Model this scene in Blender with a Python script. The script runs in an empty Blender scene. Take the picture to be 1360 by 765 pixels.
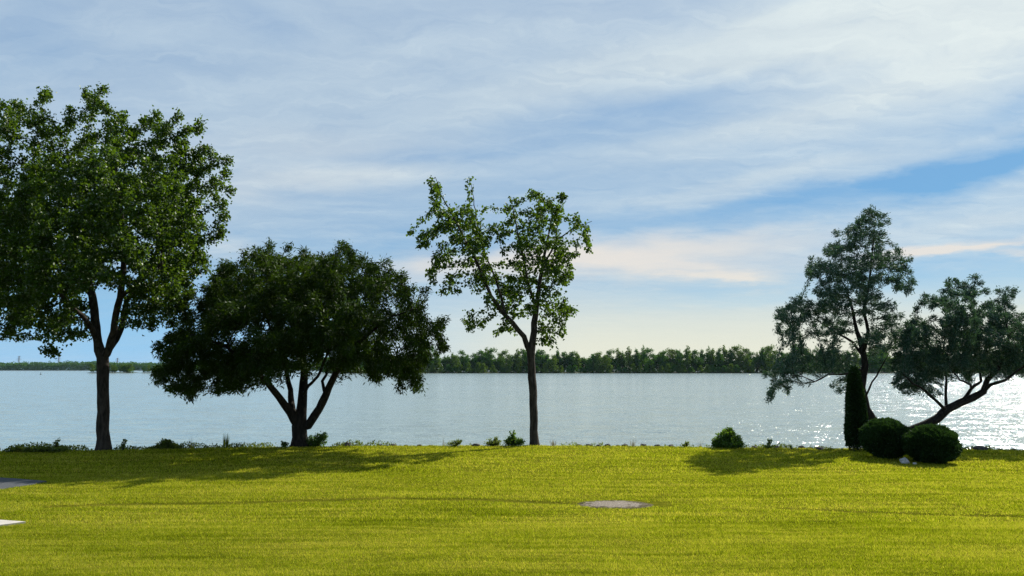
import bpy, math, random
import numpy as np
from mathutils import Vector, noise as mnoise
PI = math.pi
R = math.radians
rng = np.random.default_rng(7)
random.seed(7)
scene = bpy.context.scene
COL = scene.collection

# ------------------------------------------------------------------ camera
CAM_H = 2.6            # above the lawn
WATER_Z = -1.4
F = 989.0              # focal length in photo pixels (1360 wide)
PITCH = math.atan((490.0 - 382.5) / F)
cam_d = bpy.data.cameras.new('camera')
cam = bpy.data.objects.new('camera', cam_d)
COL.objects.link(cam)
cam_d.sensor_width = 36.0
cam_d.lens = 36.0 * F / 1360.0
cam_d.clip_start = 0.1
cam_d.clip_end = 20000
cam.location = (0, 0, CAM_H)
cam.rotation_euler = (PI / 2 + PITCH, 0, 0)
scene.camera = cam


def ray(px, py):
    xc = (px - 680.0) / F
    zc = (382.5 - py) / F
    return np.array([xc, math.cos(PITCH) - zc * math.sin(PITCH), math.sin(PITCH) + zc * math.cos(PITCH)])


def at(px, py, Y):
    d = ray(px, py)
    p = d * (Y / d[1])
    return np.array([p[0], Y, CAM_H + p[2]])


def gnd(px, py, z=0.0):
    d = ray(px, py)
    t = (z - CAM_H) / d[2]
    return np.array([d[0] * t, d[1] * t, z])


# ------------------------------------------------------------------ exposure, sun, sky
SUN_AZ = R(47)      # to the right of the view axis (+Y)
SUN_EL = R(38.5)
vs = scene.view_settings
vs.view_transform = 'Standard'
vs.look = 'None'
vs.exposure = 0.8
vs.gamma = 1.0
vs.use_curve_mapping = False
scene.render.engine = 'CYCLES'
scene.cycles.max_bounces = 8
scene.cycles.transparent_max_bounces = 8
scene.cycles.volume_bounces = 0
scene.cycles.sample_clamp_indirect = 6.0
scene.cycles.use_denoising = True
scene.cycles.denoiser = 'OPENIMAGEDENOISE'
scene.cycles.denoising_input_passes = 'RGB_ALBEDO_NORMAL'
scene.cycles.denoising_prefilter = 'NONE'

sd = bpy.data.lights.new('sun', 'SUN')
sd.energy = 5.0
sd.angle = R(0.6)
sd.color = (1.0, 0.93, 0.80)
so = bpy.data.objects.new('sun', sd)
COL.objects.link(so)
sdir = Vector((math.sin(SUN_AZ) * math.cos(SUN_EL), math.cos(SUN_AZ) * math.cos(SUN_EL), math.sin(SUN_EL)))
so.rotation_euler = sdir.to_track_quat('Z', 'Y').to_euler()
so.location = sdir * 60

world = bpy.data.worlds.new('World')
scene.world = world
world.use_nodes = True
wt = world.node_tree
wt.nodes.clear()


class NT:
    """small node-tree builder"""
    def __init__(self, tree):
        self.t = tree

    def n(self, typ, **kw):
        nd = self.t.nodes.new(typ)
        for k, v in kw.items():
            setattr(nd, k, v)
        return nd

    def put(self, sock, v):
        if v is None:
            return
        if isinstance(v, bpy.types.NodeSocket):
            self.t.links.new(v, sock)
        elif isinstance(v, bpy.types.Node):
            self.t.links.new(v.outputs[0], sock)
        else:
            if isinstance(v, (tuple, list)) and len(v) == 3 and sock.type == 'RGBA':
                v = (*v, 1)
            sock.default_value = v

    def m(self, op, a=None, b=None, c=None, clamp=False):
        nd = self.n('ShaderNodeMath', operation=op, use_clamp=clamp)
        self.put(nd.inputs[0], a); self.put(nd.inputs[1], b); self.put(nd.inputs[2], c)
        return nd.outputs[0]

    def vm(self, op, a=None, b=None, scale=None):
        nd = self.n('ShaderNodeVectorMath', operation=op)
        self.put(nd.inputs[0], a); self.put(nd.inputs[1], b)
        if scale is not None:
            self.put(nd.inputs[3], scale)
        return nd.outputs[0]

    def noise(self, vec, scale, detail=4, rough=0.55, dist=0.0, out=0, lac=2.0):
        nd = self.n('ShaderNodeTexNoise')
        self.put(nd.inputs['Vector'], vec)
        nd.inputs['Scale'].default_value = scale
        nd.inputs['Detail'].default_value = detail
        nd.inputs['Roughness'].default_value = rough
        nd.inputs['Lacunarity'].default_value = lac
        nd.inputs['Distortion'].default_value = dist
        return nd.outputs[out]

    def mapping(self, vec, loc=(0, 0, 0), rot=(0, 0, 0), scale=(1, 1, 1), typ='POINT'):
        nd = self.n('ShaderNodeMapping', vector_type=typ)
        self.put(nd.inputs[0], vec)
        nd.inputs['Location'].default_value = loc
        nd.inputs['Rotation'].default_value = rot
        nd.inputs['Scale'].default_value = scale
        return nd.outputs[0]

    def ramp(self, fac, stops, interp='LINEAR'):
        nd = self.n('ShaderNodeValToRGB')
        self.put(nd.inputs[0], fac)
        cr = nd.color_ramp
        cr.interpolation = interp
        while len(cr.elements) < len(stops):
            cr.elements.new(0.5)
        for e, (p, c) in zip(cr.elements, stops):
            e.position = p
            e.color = (*c, 1) if len(c) == 3 else c
        return nd.outputs[0]

    def mixc(self, fac, a, b, blend='MIX'):
        nd = self.n('ShaderNodeMix', data_type='RGBA', blend_type=blend)
        self.put(nd.inputs[0], fac); self.put(nd.inputs[6], a); self.put(nd.inputs[7], b)
        return nd.outputs[2]

    def maprange(self, v, a, b, c=0.0, d=1.0, smooth=False):
        nd = self.n('ShaderNodeMapRange', interpolation_type='SMOOTHSTEP' if smooth else 'LINEAR')
        self.put(nd.inputs[0], v)
        for i, x in enumerate((a, b, c, d)):
            nd.inputs[i + 1].default_value = x
        return nd.outputs[0]


def azel(px, py):
    d = ray(px, py)
    return math.degrees(math.atan2(d[0], d[1])), math.degrees(math.atan2(d[2], math.hypot(d[0], d[1])))


W = NT(wt)
tc = W.n('ShaderNodeTexCoord')
sep = W.n('ShaderNodeSeparateXYZ')
wt.links.new(tc.outputs['Generated'], sep.inputs[0])
dx, dy, dz = sep.outputs
sky = W.n('ShaderNodeTexSky', sky_type='NISHITA')
sky.sun_disc = False
sky.sun_elevation = SUN_EL
sky.sun_rotation = SUN_AZ
sky.altitude = 50
sky.air_density = 1.0
sky.dust_density = 0.6
sky.ozone_density = 2.0
az = W.m('MULTIPLY', W.m('ARCTAN2', dx, dy), 57.2958)
el = W.m('MULTIPLY', W.m('ARCSINE', dz), 57.2958)
cmb = W.n('ShaderNodeCombineXYZ')
W.put(cmb.inputs[0], az); W.put(cmb.inputs[1], el)
# the cloud layer: directions projected onto a high plane
zz = W.m('ADD', W.m('MAXIMUM', dz, 0.0), 0.12)
pl = W.n('ShaderNodeCombineXYZ')
W.put(pl.inputs[0], W.m('DIVIDE', dx, zz)); W.put(pl.inputs[1], W.m('DIVIDE', dy, zz))
warpn = W.noise(pl.outputs[0], 0.9, 3, 0.5, out=1)
warp = W.vm('SUBTRACT', warpn, (0.5, 0.5, 0.5))
azw = W.vm('ADD', cmb.outputs[0], W.vm('MULTIPLY', warp, (9.0, 4.2, 0.0)))
warp2 = W.vm('SUBTRACT', W.noise(pl.outputs[0], 5.0, 4, 0.6, out=1), (0.5, 0.5, 0.5))
azw = W.vm('ADD', azw, W.vm('MULTIPLY', warp2, (3.5, 1.6, 0.0)))
streak = W.noise(W.mapping(W.vm('ADD', pl.outputs[0], W.vm('MULTIPLY', warp, (1.2, 1.2, 0))), rot=(0, 0, R(-14)), scale=(0.42, 1.5, 1)), 1.6, 6, 0.58, 0.3)
fine = W.noise(W.mapping(W.vm('ADD', pl.outputs[0], W.vm('MULTIPLY', warp2, (0.3, 0.3, 0))), rot=(0, 0, R(38)), scale=(0.6, 2.2, 1)), 4.5, 6, 0.62, 0.4)


def bands(lst):
    tot = None
    for (px, py, rx, ry, tilt, s) in lst:
        a0, e0 = azel(px, py)
        sc_ = 57.3 / F
        v = W.mapping(azw, loc=(a0, e0, 0), rot=(0, 0, R(tilt)), scale=(rx * sc_ * 1.5, ry * sc_ * 1.5, 1), typ='TEXTURE')
        g = W.n('ShaderNodeTexGradient', gradient_type='SPHERICAL')
        W.put(g.inputs[0], v)
        gs = W.maprange(g.outputs[1], 0, 1, 0, s, smooth=True)
        tot = gs if tot is None else W.m('ADD', tot, gs)
    return tot


# photo px, py, radius x, radius y, tilt, strength
veil = bands([
    (1180, 30, 260, 42, 6, 0.50), (1360, 40, 150, 50, 8, 0.28), (830, 85, 240, 32, 12, 0.30), (1010, 45, 150, 20, 14, 0.35),
    (1120, 135, 190, 34, 8, 0.30), (900, 190, 160, 20, 8, 0.14), (420, 165, 330, 70, 4, 0.24), (430, 245, 190, 16, 3, 0.28),
    (330, 285, 120, 22, 0, 0.12), (640, 60, 330, 70, 5, 0.14), (310, 326, 34, 12, 0, 0.42), (250, 50, 300, 60, 0, 0.05),
    (1150, 270, 260, 20, 8, 0.16), (1000, 235, 180, 13, 8, 0.22), (860, 345, 230, 26, 2, 0.25), (1320, 285, 150, 20, 8, 0.25),
    # clear blue gaps
    (1215, 240, 230, 22, 8, -0.62), (1010, 262, 150, 12, 6, -0.30), (1330, 205, 120, 26, 10, -0.30), (1260, 372, 260, 24, 2, -0.55), (960, 392, 190, 11, 0, -0.30),
    (130, 430, 420, 85, 0, -0.62), (590, 320, 210, 22, 0, -0.32), (560, 215, 130, 12, 6, -0.25), (760, 175, 220, 26, 8, -0.16), (960, 110, 190, 12, 12, -0.16),
    (340, 20, 60, 30, -30, -0.14), (20, 30, 60, 60, 0, -0.16), (830, 290, 200, 14, 4, -0.16), (1330, 150, 90, 12, 8, -0.25),
])
warmc = bands([
    (860, 328, 230, 26, 2, 1.0), (760, 355, 230, 24, 0, 0.9), (930, 362, 110, 12, -2, 0.7), (990, 366, 50, 6, 0, 0.6), (570, 350, 70, 30, 0, 0.5),
    (1250, 332, 105, 9, 5, 1.0), (1310, 327, 50, 6, 0, 0.9), (1355, 340, 30, 6, -8, 0.6), (1060, 345, 110, 12, 6, 0.25), (430, 205, 180, 34, 2, 0.18), (390, 250, 200, 22, 2, 0.16),
])
vsum = W.m('ADD', W.m('ADD', veil, 0.60), W.m('ADD', W.m('MULTIPLY', W.m('SUBTRACT', streak, 0.5), 0.42), W.m('MULTIPLY', W.m('SUBTRACT', fine, 0.5), 0.34)), clamp=False)
vmask = W.m('MINIMUM', W.m('MAXIMUM', vsum, 0.0), 1.0)
# Background strength is 0.1, so cloud radiance is written ten times larger
wmask = W.m('MULTIPLY', warmc, W.m('ADD', 0.55, W.m('MULTIPLY', W.m('SUBTRACT', streak, 0.3), 1.2)), clamp=True)
sunprox = W.m('DOT_PRODUCT' if False else 'ADD', 0.0, 0.0)
dp = W.n('ShaderNodeVectorMath', operation='DOT_PRODUCT')
W.put(dp.inputs[0], tc.outputs['Generated']); dp.inputs[1].default_value = sdir
near_sun = W.m('POWER', W.m('MAXIMUM', dp.outputs['Value'], 0.0), 7.0)
cloud_c = W.mixc(W.m('MULTIPLY', near_sun, 1.0, clamp=True), (3.2, 3.85, 4.4), (5.1, 5.45, 5.25))
cloud_c = W.mixc(1.0, cloud_c, W.ramp(W.m('ADD', W.m('MULTIPLY', fine, 0.6), W.m('MULTIPLY', streak, 0.4)), [(0.3, (0.84, 0.87, 0.92)), (0.7, (1.10, 1.09, 1.06))]), 'MULTIPLY')
skyc = W.mixc(1.0, sky.outputs[0], (1.0, 1.0, 1.0), 'MULTIPLY')
SKYGAIN = W.mixc(1.0, skyc, (0.22, 0.40, 0.50), 'MULTIPLY')
# thin high haze tints the clear air: paler low down, deeper blue higher up
air = W.ramp(W.m('DIVIDE', el, 50.0, clamp=True), [(0.0, (2.1, 3.9, 6.0)), (0.09, (1.9, 3.5, 5.2)), (0.17, (1.15, 2.6, 4.3)), (0.32, (1.15, 2.4, 4.1)), (0.6, (1.4, 2.3, 3.9)), (1.0, (1.0, 1.9, 3.6))])
SKYGAIN = W.mixc(0.78, SKYGAIN, air)
c1 = W.mixc(vmask, SKYGAIN, cloud_c)
c2 = W.mixc(W.m('MULTIPLY', wmask, 0.92), c1, (4.8, 4.55, 4.25))
# hazy band at the horizon, warmer under the sun
elr = W.maprange(el, 8.5, 0.8, 0.0, 1.0, smooth=True)
azr = W.maprange(az, -22, 8, 0.0, 1.0, smooth=True)
c3 = W.mixc(W.m('MULTIPLY', W.m('MULTIPLY', elr, azr), 0.85), c2, (5.1, 4.95, 3.85))
bg = W.n('ShaderNodeBackground')
bg.inputs[1].default_value = 0.098
W.put(bg.inputs[0], c3)
wo = W.n('ShaderNodeOutputWorld')
wt.links.new(bg.outputs[0], wo.inputs[0])

# ------------------------------------------------------------------ helpers


def tag(o, label=None, cat=None, group=None, kind=None):
    if label: o['label'] = label
    if cat: o['category'] = cat
    if group: o['group'] = group
    if kind: o['kind'] = kind
    return o


def empty(name, loc, label, cat, group=None):
    o = bpy.data.objects.new(name, None)
    o.empty_display_size = 0.3
    COL.objects.link(o)
    o.location = loc
    return tag(o, label, cat, group)


def mesh_np(name, V, tris=None, quads=None, tri_mat=None, quad_mat=None, smooth=False):
    """fast mesh from numpy arrays of triangles and quads"""
    me = bpy.data.meshes.new(name)
    V = np.asarray(V, dtype=np.float32)
    parts, starts, tot = [], [], []
    off = 0
    mi = []
    if tris is not None and len(tris):
        tris = np.asarray(tris, dtype=np.int32)
        parts.append(tris.ravel()); starts.append(off + np.arange(len(tris)) * 3); tot.append(np.full(len(tris), 3)); off += len(tris) * 3
        mi.append(np.zeros(len(tris), int) if tri_mat is None else np.broadcast_to(tri_mat, len(tris)))
    if quads is not None and len(quads):
        quads = np.asarray(quads, dtype=np.int32)
        parts.append(quads.ravel()); starts.append(off + np.arange(len(quads)) * 4); tot.append(np.full(len(quads), 4)); off += len(quads) * 4
        mi.append(np.zeros(len(quads), int) if quad_mat is None else np.broadcast_to(quad_mat, len(quads)))
    me.vertices.add(len(V))
    me.vertices.foreach_set('co', V.ravel())
    me.loops.add(off)
    me.loops.foreach_set('vertex_index', np.concatenate(parts).astype(np.int32))
    n = sum(len(s) for s in starts)
    me.polygons.add(n)
    me.polygons.foreach_set('loop_start', np.concatenate(starts).astype(np.int32))
    me.polygons.foreach_set('loop_total', np.concatenate(tot).astype(np.int32))
    me.polygons.foreach_set('material_index', np.concatenate(mi).astype(np.int32))
    if smooth:
        me.polygons.foreach_set('use_smooth', np.ones(n, dtype=bool))
    me.update(calc_edges=True)
    return me


def link(name, me, mats, parent=None, loc=None):
    o = bpy.data.objects.new(name, me)
    for m_ in (mats if isinstance(mats, (list, tuple)) else [mats]):
        me.materials.append(m_)
    COL.objects.link(o)
    if parent is not None:
        o.parent = parent
    if loc is not None:
        o.location = loc
    return o


def unit(v):
    return v / np.maximum(np.linalg.norm(v, axis=-1, keepdims=True), 1e-9)


def rand_dirs(n):
    return unit(rng.normal(size=(n, 3)))


def leaves(P, A, N, L, Wd, fold=0.25, wide=0.42):
    """n leaves, each two triangles folded along the midrib: base, left, tip, right"""
    n = len(P)
    A = unit(A)
    S = unit(np.cross(A, N))
    N = np.cross(S, A)
    L = np.broadcast_to(L, n)[:, None]; Wd = np.broadcast_to(Wd, n)[:, None]
    V = np.empty((n, 4, 3))
    V[:, 0] = P
    V[:, 1] = P + A * L * wide + S * Wd * 0.5 + N * Wd * fold
    V[:, 2] = P + A * L
    V[:, 3] = P + A * L * wide - S * Wd * 0.5 + N * Wd * fold
    b = (np.arange(n) * 4)[:, None]
    T = np.concatenate([b + [[0, 1, 2]], b + [[0, 2, 3]]], axis=0)
    return V.reshape(-1, 3), T


def tube(pts, radii, sides, cap=True):
    """one tube along a polyline: verts, quads"""
    pts = np.asarray(pts, float); k = len(pts)
    tang = np.gradient(pts, axis=0) if k > 1 else np.array([[0, 0, 1.0]])
    tang = unit(tang)
    ref = np.array([0.0, 1.0, 0.0]) if abs(tang[0][1]) < 0.8 else np.array([1.0, 0, 0])
    u = unit(np.cross(tang, ref)); v = np.cross(tang, u)
    a = np.linspace(0, 2 * PI, sides, endpoint=False)
    r = np.asarray(radii, float)[:, None, None]
    V = pts[:, None, :] + r * (np.cos(a)[None, :, None] * u[:, None, :] + np.sin(a)[None, :, None] * v[:, None, :])
    V = V.reshape(-1, 3)
    i = np.arange(k - 1)[:, None] * sides
    j = np.arange(sides)[None, :]
    q = np.stack([i + j, i + (j + 1) % sides, i + sides + (j + 1) % sides, i + sides + j], axis=-1).reshape(-1, 4)
    return V, q


def join_geo(lst):
    Vs, Qs, off = [], [], 0
    for V, q in lst:
        Vs.append(V); Qs.append(q + off); off += len(V)
    return np.concatenate(Vs), np.concatenate(Qs)


# ------------------------------------------------------------------ materials


def newmat(name):
    m_ = bpy.data.materials.new(name)
    m_.use_nodes = True
    m_.node_tree.nodes.clear()
    t = NT(m_.node_tree)
    out = t.n('ShaderNodeOutputMaterial')
    return m_, t, out


def leaf_mat(name, dark, light, trans, tcol, gloss=0.12, rough=0.6, big=0.8):
    m_, t, out = newmat(name)
    geo = t.n('ShaderNodeNewGeometry')
    rnd = geo.outputs['Random Per Island']
    tcx = t.n('ShaderNodeTexCoord')
    nz = t.noise(tcx.outputs['Object'], big, 2, 0.5)
    f = t.m('ADD', t.m('MULTIPLY', rnd, 0.6), t.m('MULTIPLY', t.m('SUBTRACT', nz, 0.25), 0.9), clamp=True)
    c = t.mixc(f, dark, light)
    df = t.n('ShaderNodeBsdfDiffuse'); t.put(df.inputs[0], c)
    tr = t.n('ShaderNodeBsdfTranslucent')
    t.put(tr.inputs[0], t.mixc(rnd, tcol, tuple(x * 0.6 for x in tcol)))
    mx = t.n('ShaderNodeMixShader'); mx.inputs[0].default_value = trans
    m_.node_tree.links.new(df.outputs[0], mx.inputs[1]); m_.node_tree.links.new(tr.outputs[0], mx.inputs[2])
    gl = t.n('ShaderNodeBsdfGlossy'); gl.inputs['Roughness'].default_value = rough
    t.put(gl.inputs[0], (0.8, 0.85, 0.8))
    fr = t.n('ShaderNodeFresnel'); fr.inputs[0].default_value = 1.4
    mg = t.n('ShaderNodeMixShader')
    t.put(mg.inputs[0], t.m('MULTIPLY', fr.outputs[0], gloss * 1.5, clamp=True))
    m_.node_tree.links.new(mx.outputs[0], mg.inputs[1]); m_.node_tree.links.new(gl.outputs[0], mg.inputs[2])
    m_.node_tree.links.new(mg.outputs[0], out.inputs[0])
    return m_


def bark_mat(name, a, b, scale=14):
    m_, t, out = newmat(name)
    tcx = t.n('ShaderNodeTexCoord')
    v = t.mapping(tcx.outputs['Object'], scale=(1, 1, 0.22))
    nz = t.noise(v, scale, 6, 0.65, 0.6)
    c = t.ramp(nz, [(0.35, a), (0.62, b)])
    p = t.n('ShaderNodeBsdfPrincipled'); t.put(p.inputs['Base Color'], c); p.inputs['Roughness'].default_value = 0.95
    p.inputs['Specular IOR Level'].default_value = 0.15
    bp = t.n('ShaderNodeBump'); bp.inputs['Strength'].default_value = 0.9; bp.inputs['Distance'].default_value = 0.04
    t.put(bp.inputs['Height'], nz); m_.node_tree.links.new(bp.outputs[0], p.inputs['Normal'])
    m_.node_tree.links.new(p.outputs[0], out.inputs[0])
    return m_


def simple_mat(name, a, b, scale=8, rough=0.9, bump=0.3, bdist=0.02):
    m_, t, out = newmat(name)
    tcx = t.n('ShaderNodeTexCoord')
    nz = t.noise(tcx.outputs['Object'], scale, 6, 0.65)
    p = t.n('ShaderNodeBsdfPrincipled'); t.put(p.inputs['Base Color'], t.ramp(nz, [(0.3, a), (0.7, b)])); p.inputs['Roughness'].default_value = rough
    p.inputs['Specular IOR Level'].default_value = 0.25
    bp = t.n('ShaderNodeBump'); bp.inputs['Strength'].default_value = bump; bp.inputs['Distance'].default_value = bdist
    t.put(bp.inputs['Height'], nz); m_.node_tree.links.new(bp.outputs[0], p.inputs['Normal'])
    m_.node_tree.links.new(p.outputs[0], out.inputs[0])
    return m_


M = {}
M['poplar'] = leaf_mat('poplar_leaf', (0.008, 0.026, 0.004), (0.026, 0.060, 0.007), 0.30, (0.15, 0.27, 0.010), 0.06)
M['willow'] = leaf_mat('willow_leaf', (0.004, 0.014, 0.003), (0.019, 0.040, 0.005), 0.22, (0.09, 0.17, 0.008), 0.03)
M['olive'] = leaf_mat('olive_leaf', (0.014, 0.045, 0.036), (0.042, 0.095, 0.068), 0.24, (0.07, 0.15, 0.05), 0.10, 0.65)
M['cedar'] = leaf_mat('cedar_leaf', (0.006, 0.018, 0.007), (0.026, 0.060, 0.016), 0.2, (0.06, 0.14, 0.02), 0.03)
M['shrub'] = leaf_mat('shrub_leaf', (0.020, 0.055, 0.010), (0.06, 0.13, 0.02), 0.38, (0.18, 0.32, 0.02), 0.08)
M['weed'] = leaf_mat('weed_leaf', (0.03, 0.06, 0.01), (0.10, 0.14, 0.03), 0.40, (0.24, 0.32, 0.03), 0.05, big=1.5)
M['straw'] = leaf_mat('dry_stem', (0.12, 0.11, 0.06), (0.26, 0.23, 0.13), 0.35, (0.3, 0.26, 0.12), 0.03)
M['farleaf'] = leaf_mat('far_leaf', (0.008, 0.050, 0.006), (0.045, 0.135, 0.014), 0.28, (0.12, 0.26, 0.02), 0.02, big=0.12)
M['farleaf_b'] = leaf_mat('far_leaf_yellow', (0.025, 0.065, 0.008), (0.080, 0.145, 0.016), 0.28, (0.18, 0.30, 0.02), 0.02, big=0.12)
M['bark'] = bark_mat('bark', (0.012, 0.011, 0.009), (0.055, 0.048, 0.040))
M['bark_dark'] = bark_mat('dark_bark', (0.007, 0.006, 0.006), (0.030, 0.027, 0.023))
M['rock'] = simple_mat('rock', (0.025, 0.025, 0.024), (0.09, 0.085, 0.08), 6, 0.9, 0.6, 0.03)
M['rock_pale'] = simple_mat('rock_pale', (0.25, 0.26, 0.28), (0.5, 0.5, 0.52), 9, 0.85, 0.4, 0.01)
M['concrete'] = simple_mat('concrete', (0.34, 0.32, 0.29), (0.48, 0.45, 0.42), 12, 0.9, 0.2, 0.004)
M['gravel'] = simple_mat('gravel', (0.07, 0.05, 0.035), (0.30, 0.26, 0.235), 9, 0.95, 0.9, 0.02)
M['asphalt'] = simple_mat('asphalt', (0.04, 0.045, 0.05), (0.075, 0.08, 0.09), 30, 0.9, 0.5, 0.006)
M['steel'] = simple_mat('steel', (0.16, 0.17, 0.18), (0.24, 0.25, 0.26), 2, 0.6, 0.0)
M['buoy'] = simple_mat('buoy_paint', (0.03, 0.035, 0.035), (0.05, 0.05, 0.05), 2, 0.5, 0.0)

# ------------------------------------------------------------------ lawn
EDGE_PX = [(-900, 604), (-300, 602), (0, 600), (140, 598), (370, 594.5), (560, 592.5), (700, 592), (860, 592.5), (960, 594.5), (1150, 597), (1360, 597.5), (1700, 598), (2200, 598)]
EX = np.array([gnd(x, y)[0] for x, y in EDGE_PX]); EY = np.array([gnd(x, y)[1] for x, y in EDGE_PX])


def edge_y(x):
    return np.interp(x, EX, EY)


def vnoise(x, y, s, seed=0.0):
    """cheap smooth value noise, vectorised"""
    x = np.asarray(x) * s + seed * 17.3; y = np.asarray(y) * s + seed * 5.7
    xi = np.floor(x); yi = np.floor(y)
    fx = x - xi; fy = y - yi
    fx = fx * fx * (3 - 2 * fx); fy = fy * fy * (3 - 2 * fy)
    def h(a, b):
        v = np.sin(a * 127.1 + b * 311.7) * 43758.5453
        return v - np.floor(v)
    return (h(xi, yi) * (1 - fx) + h(xi + 1, yi) * fx) * (1 - fy) + (h(xi, yi + 1) * (1 - fx) + h(xi + 1, yi + 1) * fx) * fy


RUT = np.array([gnd(px, py)[:2] for px, py in [(60, 673), (200, 669), (330, 666), (420, 663.5), (520, 663), (620, 664), (720, 666), (775, 668)]])
RUT2 = np.array([gnd(px, py)[:2] for px, py in [(1030, 674), (1120, 679), (1200, 683), (1300, 686), (1400, 690)]])


def rut_d(x, y, C):
    return np.abs(y - np.interp(x, C[:, 0], C[:, 1], left=1e3, right=1e3))


def lawn_z(x, y):
    x = np.asarray(x, float); y = np.asarray(y, float)
    e = edge_y(x)
    z = 0.05 * (vnoise(x, y, 0.22, 1) - 0.5) + 0.035 * (vnoise(x, y, 0.7, 2) - 0.5) + 0.012 * (vnoise(x, y, 2.6, 3) - 0.5)
    d = np.maximum(y - e, 0)
    drop = np.where(d < 0.35, d * d * 0.5, 0.061 + (d - 0.35) * 0.62)
    drop = np.minimum(drop, 3.2)
    z = z * np.clip((e - y) / 2.0 + 0.6, 0.2, 1) - drop
    z -= 0.06 * np.exp(-(rut_d(x, y, RUT) / 0.12) ** 2) + 0.045 * np.exp(-(rut_d(x, y, RUT2) / 0.08) ** 2)
    return z


PATCH_C = gnd(815, 669); PATCH_R = (0.66, 0.38)
PATH_PX = [(-260, 626), (-60, 632), (20, 636.5), (62, 640), (34, 646), (0, 651), (-90, 664), (-300, 690)]
SLAB_PX = [(-420, 690), (0, 692.5), (34, 695), (0, 699.5), (-160, 722), (-500, 760)]
PATH = np.array([gnd(*p)[:2] for p in PATH_PX]); SLAB = np.array([gnd(*p)[:2] for p in SLAB_PX])


def inside(poly, x, y):
    c = np.zeros(len(x), bool)
    n = len(poly)
    for i in range(n):
        x0, y0 = poly[i]; x1, y1 = poly[(i + 1) % n]
        cond = ((y0 > y) != (y1 > y)) & (x < (x1 - x0) * (y - y0) / (y1 - y0 + 1e-12) + x0)
        c ^= cond
    return c


def grid_axis(a, b, da, fine_a, fine_b, df):
    L = [np.arange(a, fine_a, da), np.arange(fine_a, fine_b, df), np.arange(fine_b, b + da, da)]
    return np.concatenate(L)


gx = grid_axis(-160, 160, 2.5, -22, 22, 0.14)
gy = grid_axis(-60, 30.2, 2.0, 7, 29, 0.09)
X, Y = np.meshgrid(gx, gy)
Z = lawn_z(X, Y)
nx_, ny_ = len(gx), len(gy)
idx = np.arange(nx_ * ny_).reshape(ny_, nx_)
q = np.stack([idx[:-1, :-1], idx[:-1, 1:], idx[1:, 1:], idx[1:, :-1]], -1).reshape(-1, 4)
lawn_me = mesh_np('lawn', np.stack([X, Y, Z], -1).reshape(-1, 3), quads=q, smooth=True)


def lawn_colour(t, vec):
    """slow patches of greener and yellower turf, in metres over the lawn"""
    n1 = t.noise(t.mapping(vec, scale=(0.55, 1.2, 1)), 0.5, 3, 0.55)
    n2 = t.noise(t.mapping(vec, rot=(0, 0, R(-3)), scale=(0.16, 2.2, 1)), 1.5, 4, 0.65)
    n3 = t.noise(vec, 7.0, 3, 0.6)
    n4 = t.noise(t.mapping(vec, rot=(0, 0, R(2)), scale=(0.10, 3.0, 1)), 3.0, 3, 0.6)
    s4 = t.m('ADD', t.m('MULTIPLY', n2, 0.60), t.m('MULTIPLY', n4, 0.62))
    return t.m('ADD', t.m('ADD', t.m('MULTIPLY', n1, 0.36), t.m('SUBTRACT', s4, 0.30)), t.m('MULTIPLY', n3, 0.35))


m_, t, out = newmat('lawn_soil')
tcx = t.n('ShaderNodeTexCoord')
f = lawn_colour(t, tcx.outputs['Object'])
c = t.ramp(f, [(0.42, (0.035, 0.042, 0.003)), (0.60, (0.09, 0.10, 0.005)), (0.78, (0.16, 0.155, 0.014))])
nz = t.noise(tcx.outputs['Object'], 60, 3, 0.7)
c = t.mixc(t.m('MULTIPLY', nz, 0.7), c, (0.035, 0.036, 0.006))
p = t.n('ShaderNodeBsdfDiffuse'); t.put(p.inputs[0], c)
m_.node_tree.links.new(p.outputs[0], out.inputs[0])
lawn = link('ground', lawn_me, m_)
tag(lawn, 'mown lawn sloping off to the river bank', None, kind='structure')

# grass blades
m_, t, out = newmat('grass_blade')
tcx = t.n('ShaderNodeTexCoord'); geo = t.n('ShaderNodeNewGeometry')
f = t.m('ADD', lawn_colour(t, tcx.outputs['Object']), t.m('MULTIPLY', t.m('SUBTRACT', geo.outputs['Random Per Island'], 0.5), 0.42))
c = t.ramp(f, [(0.30, (0.055, 0.075, 0.002)), (0.50, (0.148, 0.196, 0.005)), (0.66, (0.24, 0.295, 0.016)), (0.86, (0.42, 0.40, 0.09))])
df = t.n('ShaderNodeBsdfDiffuse'); t.put(df.inputs[0], c)
tr = t.n('ShaderNodeBsdfTranslucent'); t.put(tr.inputs[0], t.mixc(1.0, c, (1.5, 1.45, 0.55), 'MULTIPLY'))
mx = t.n('ShaderNodeMixShader'); mx.inputs[0].default_value = 0.5
m_.node_tree.links.new(df.outputs[0], mx.inputs[1]); m_.node_tree.links.new(tr.outputs[0], mx.inputs[2])
m_.node_tree.links.new(mx.outputs[0], out.inputs[0])
M['grass'] = m_


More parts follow.
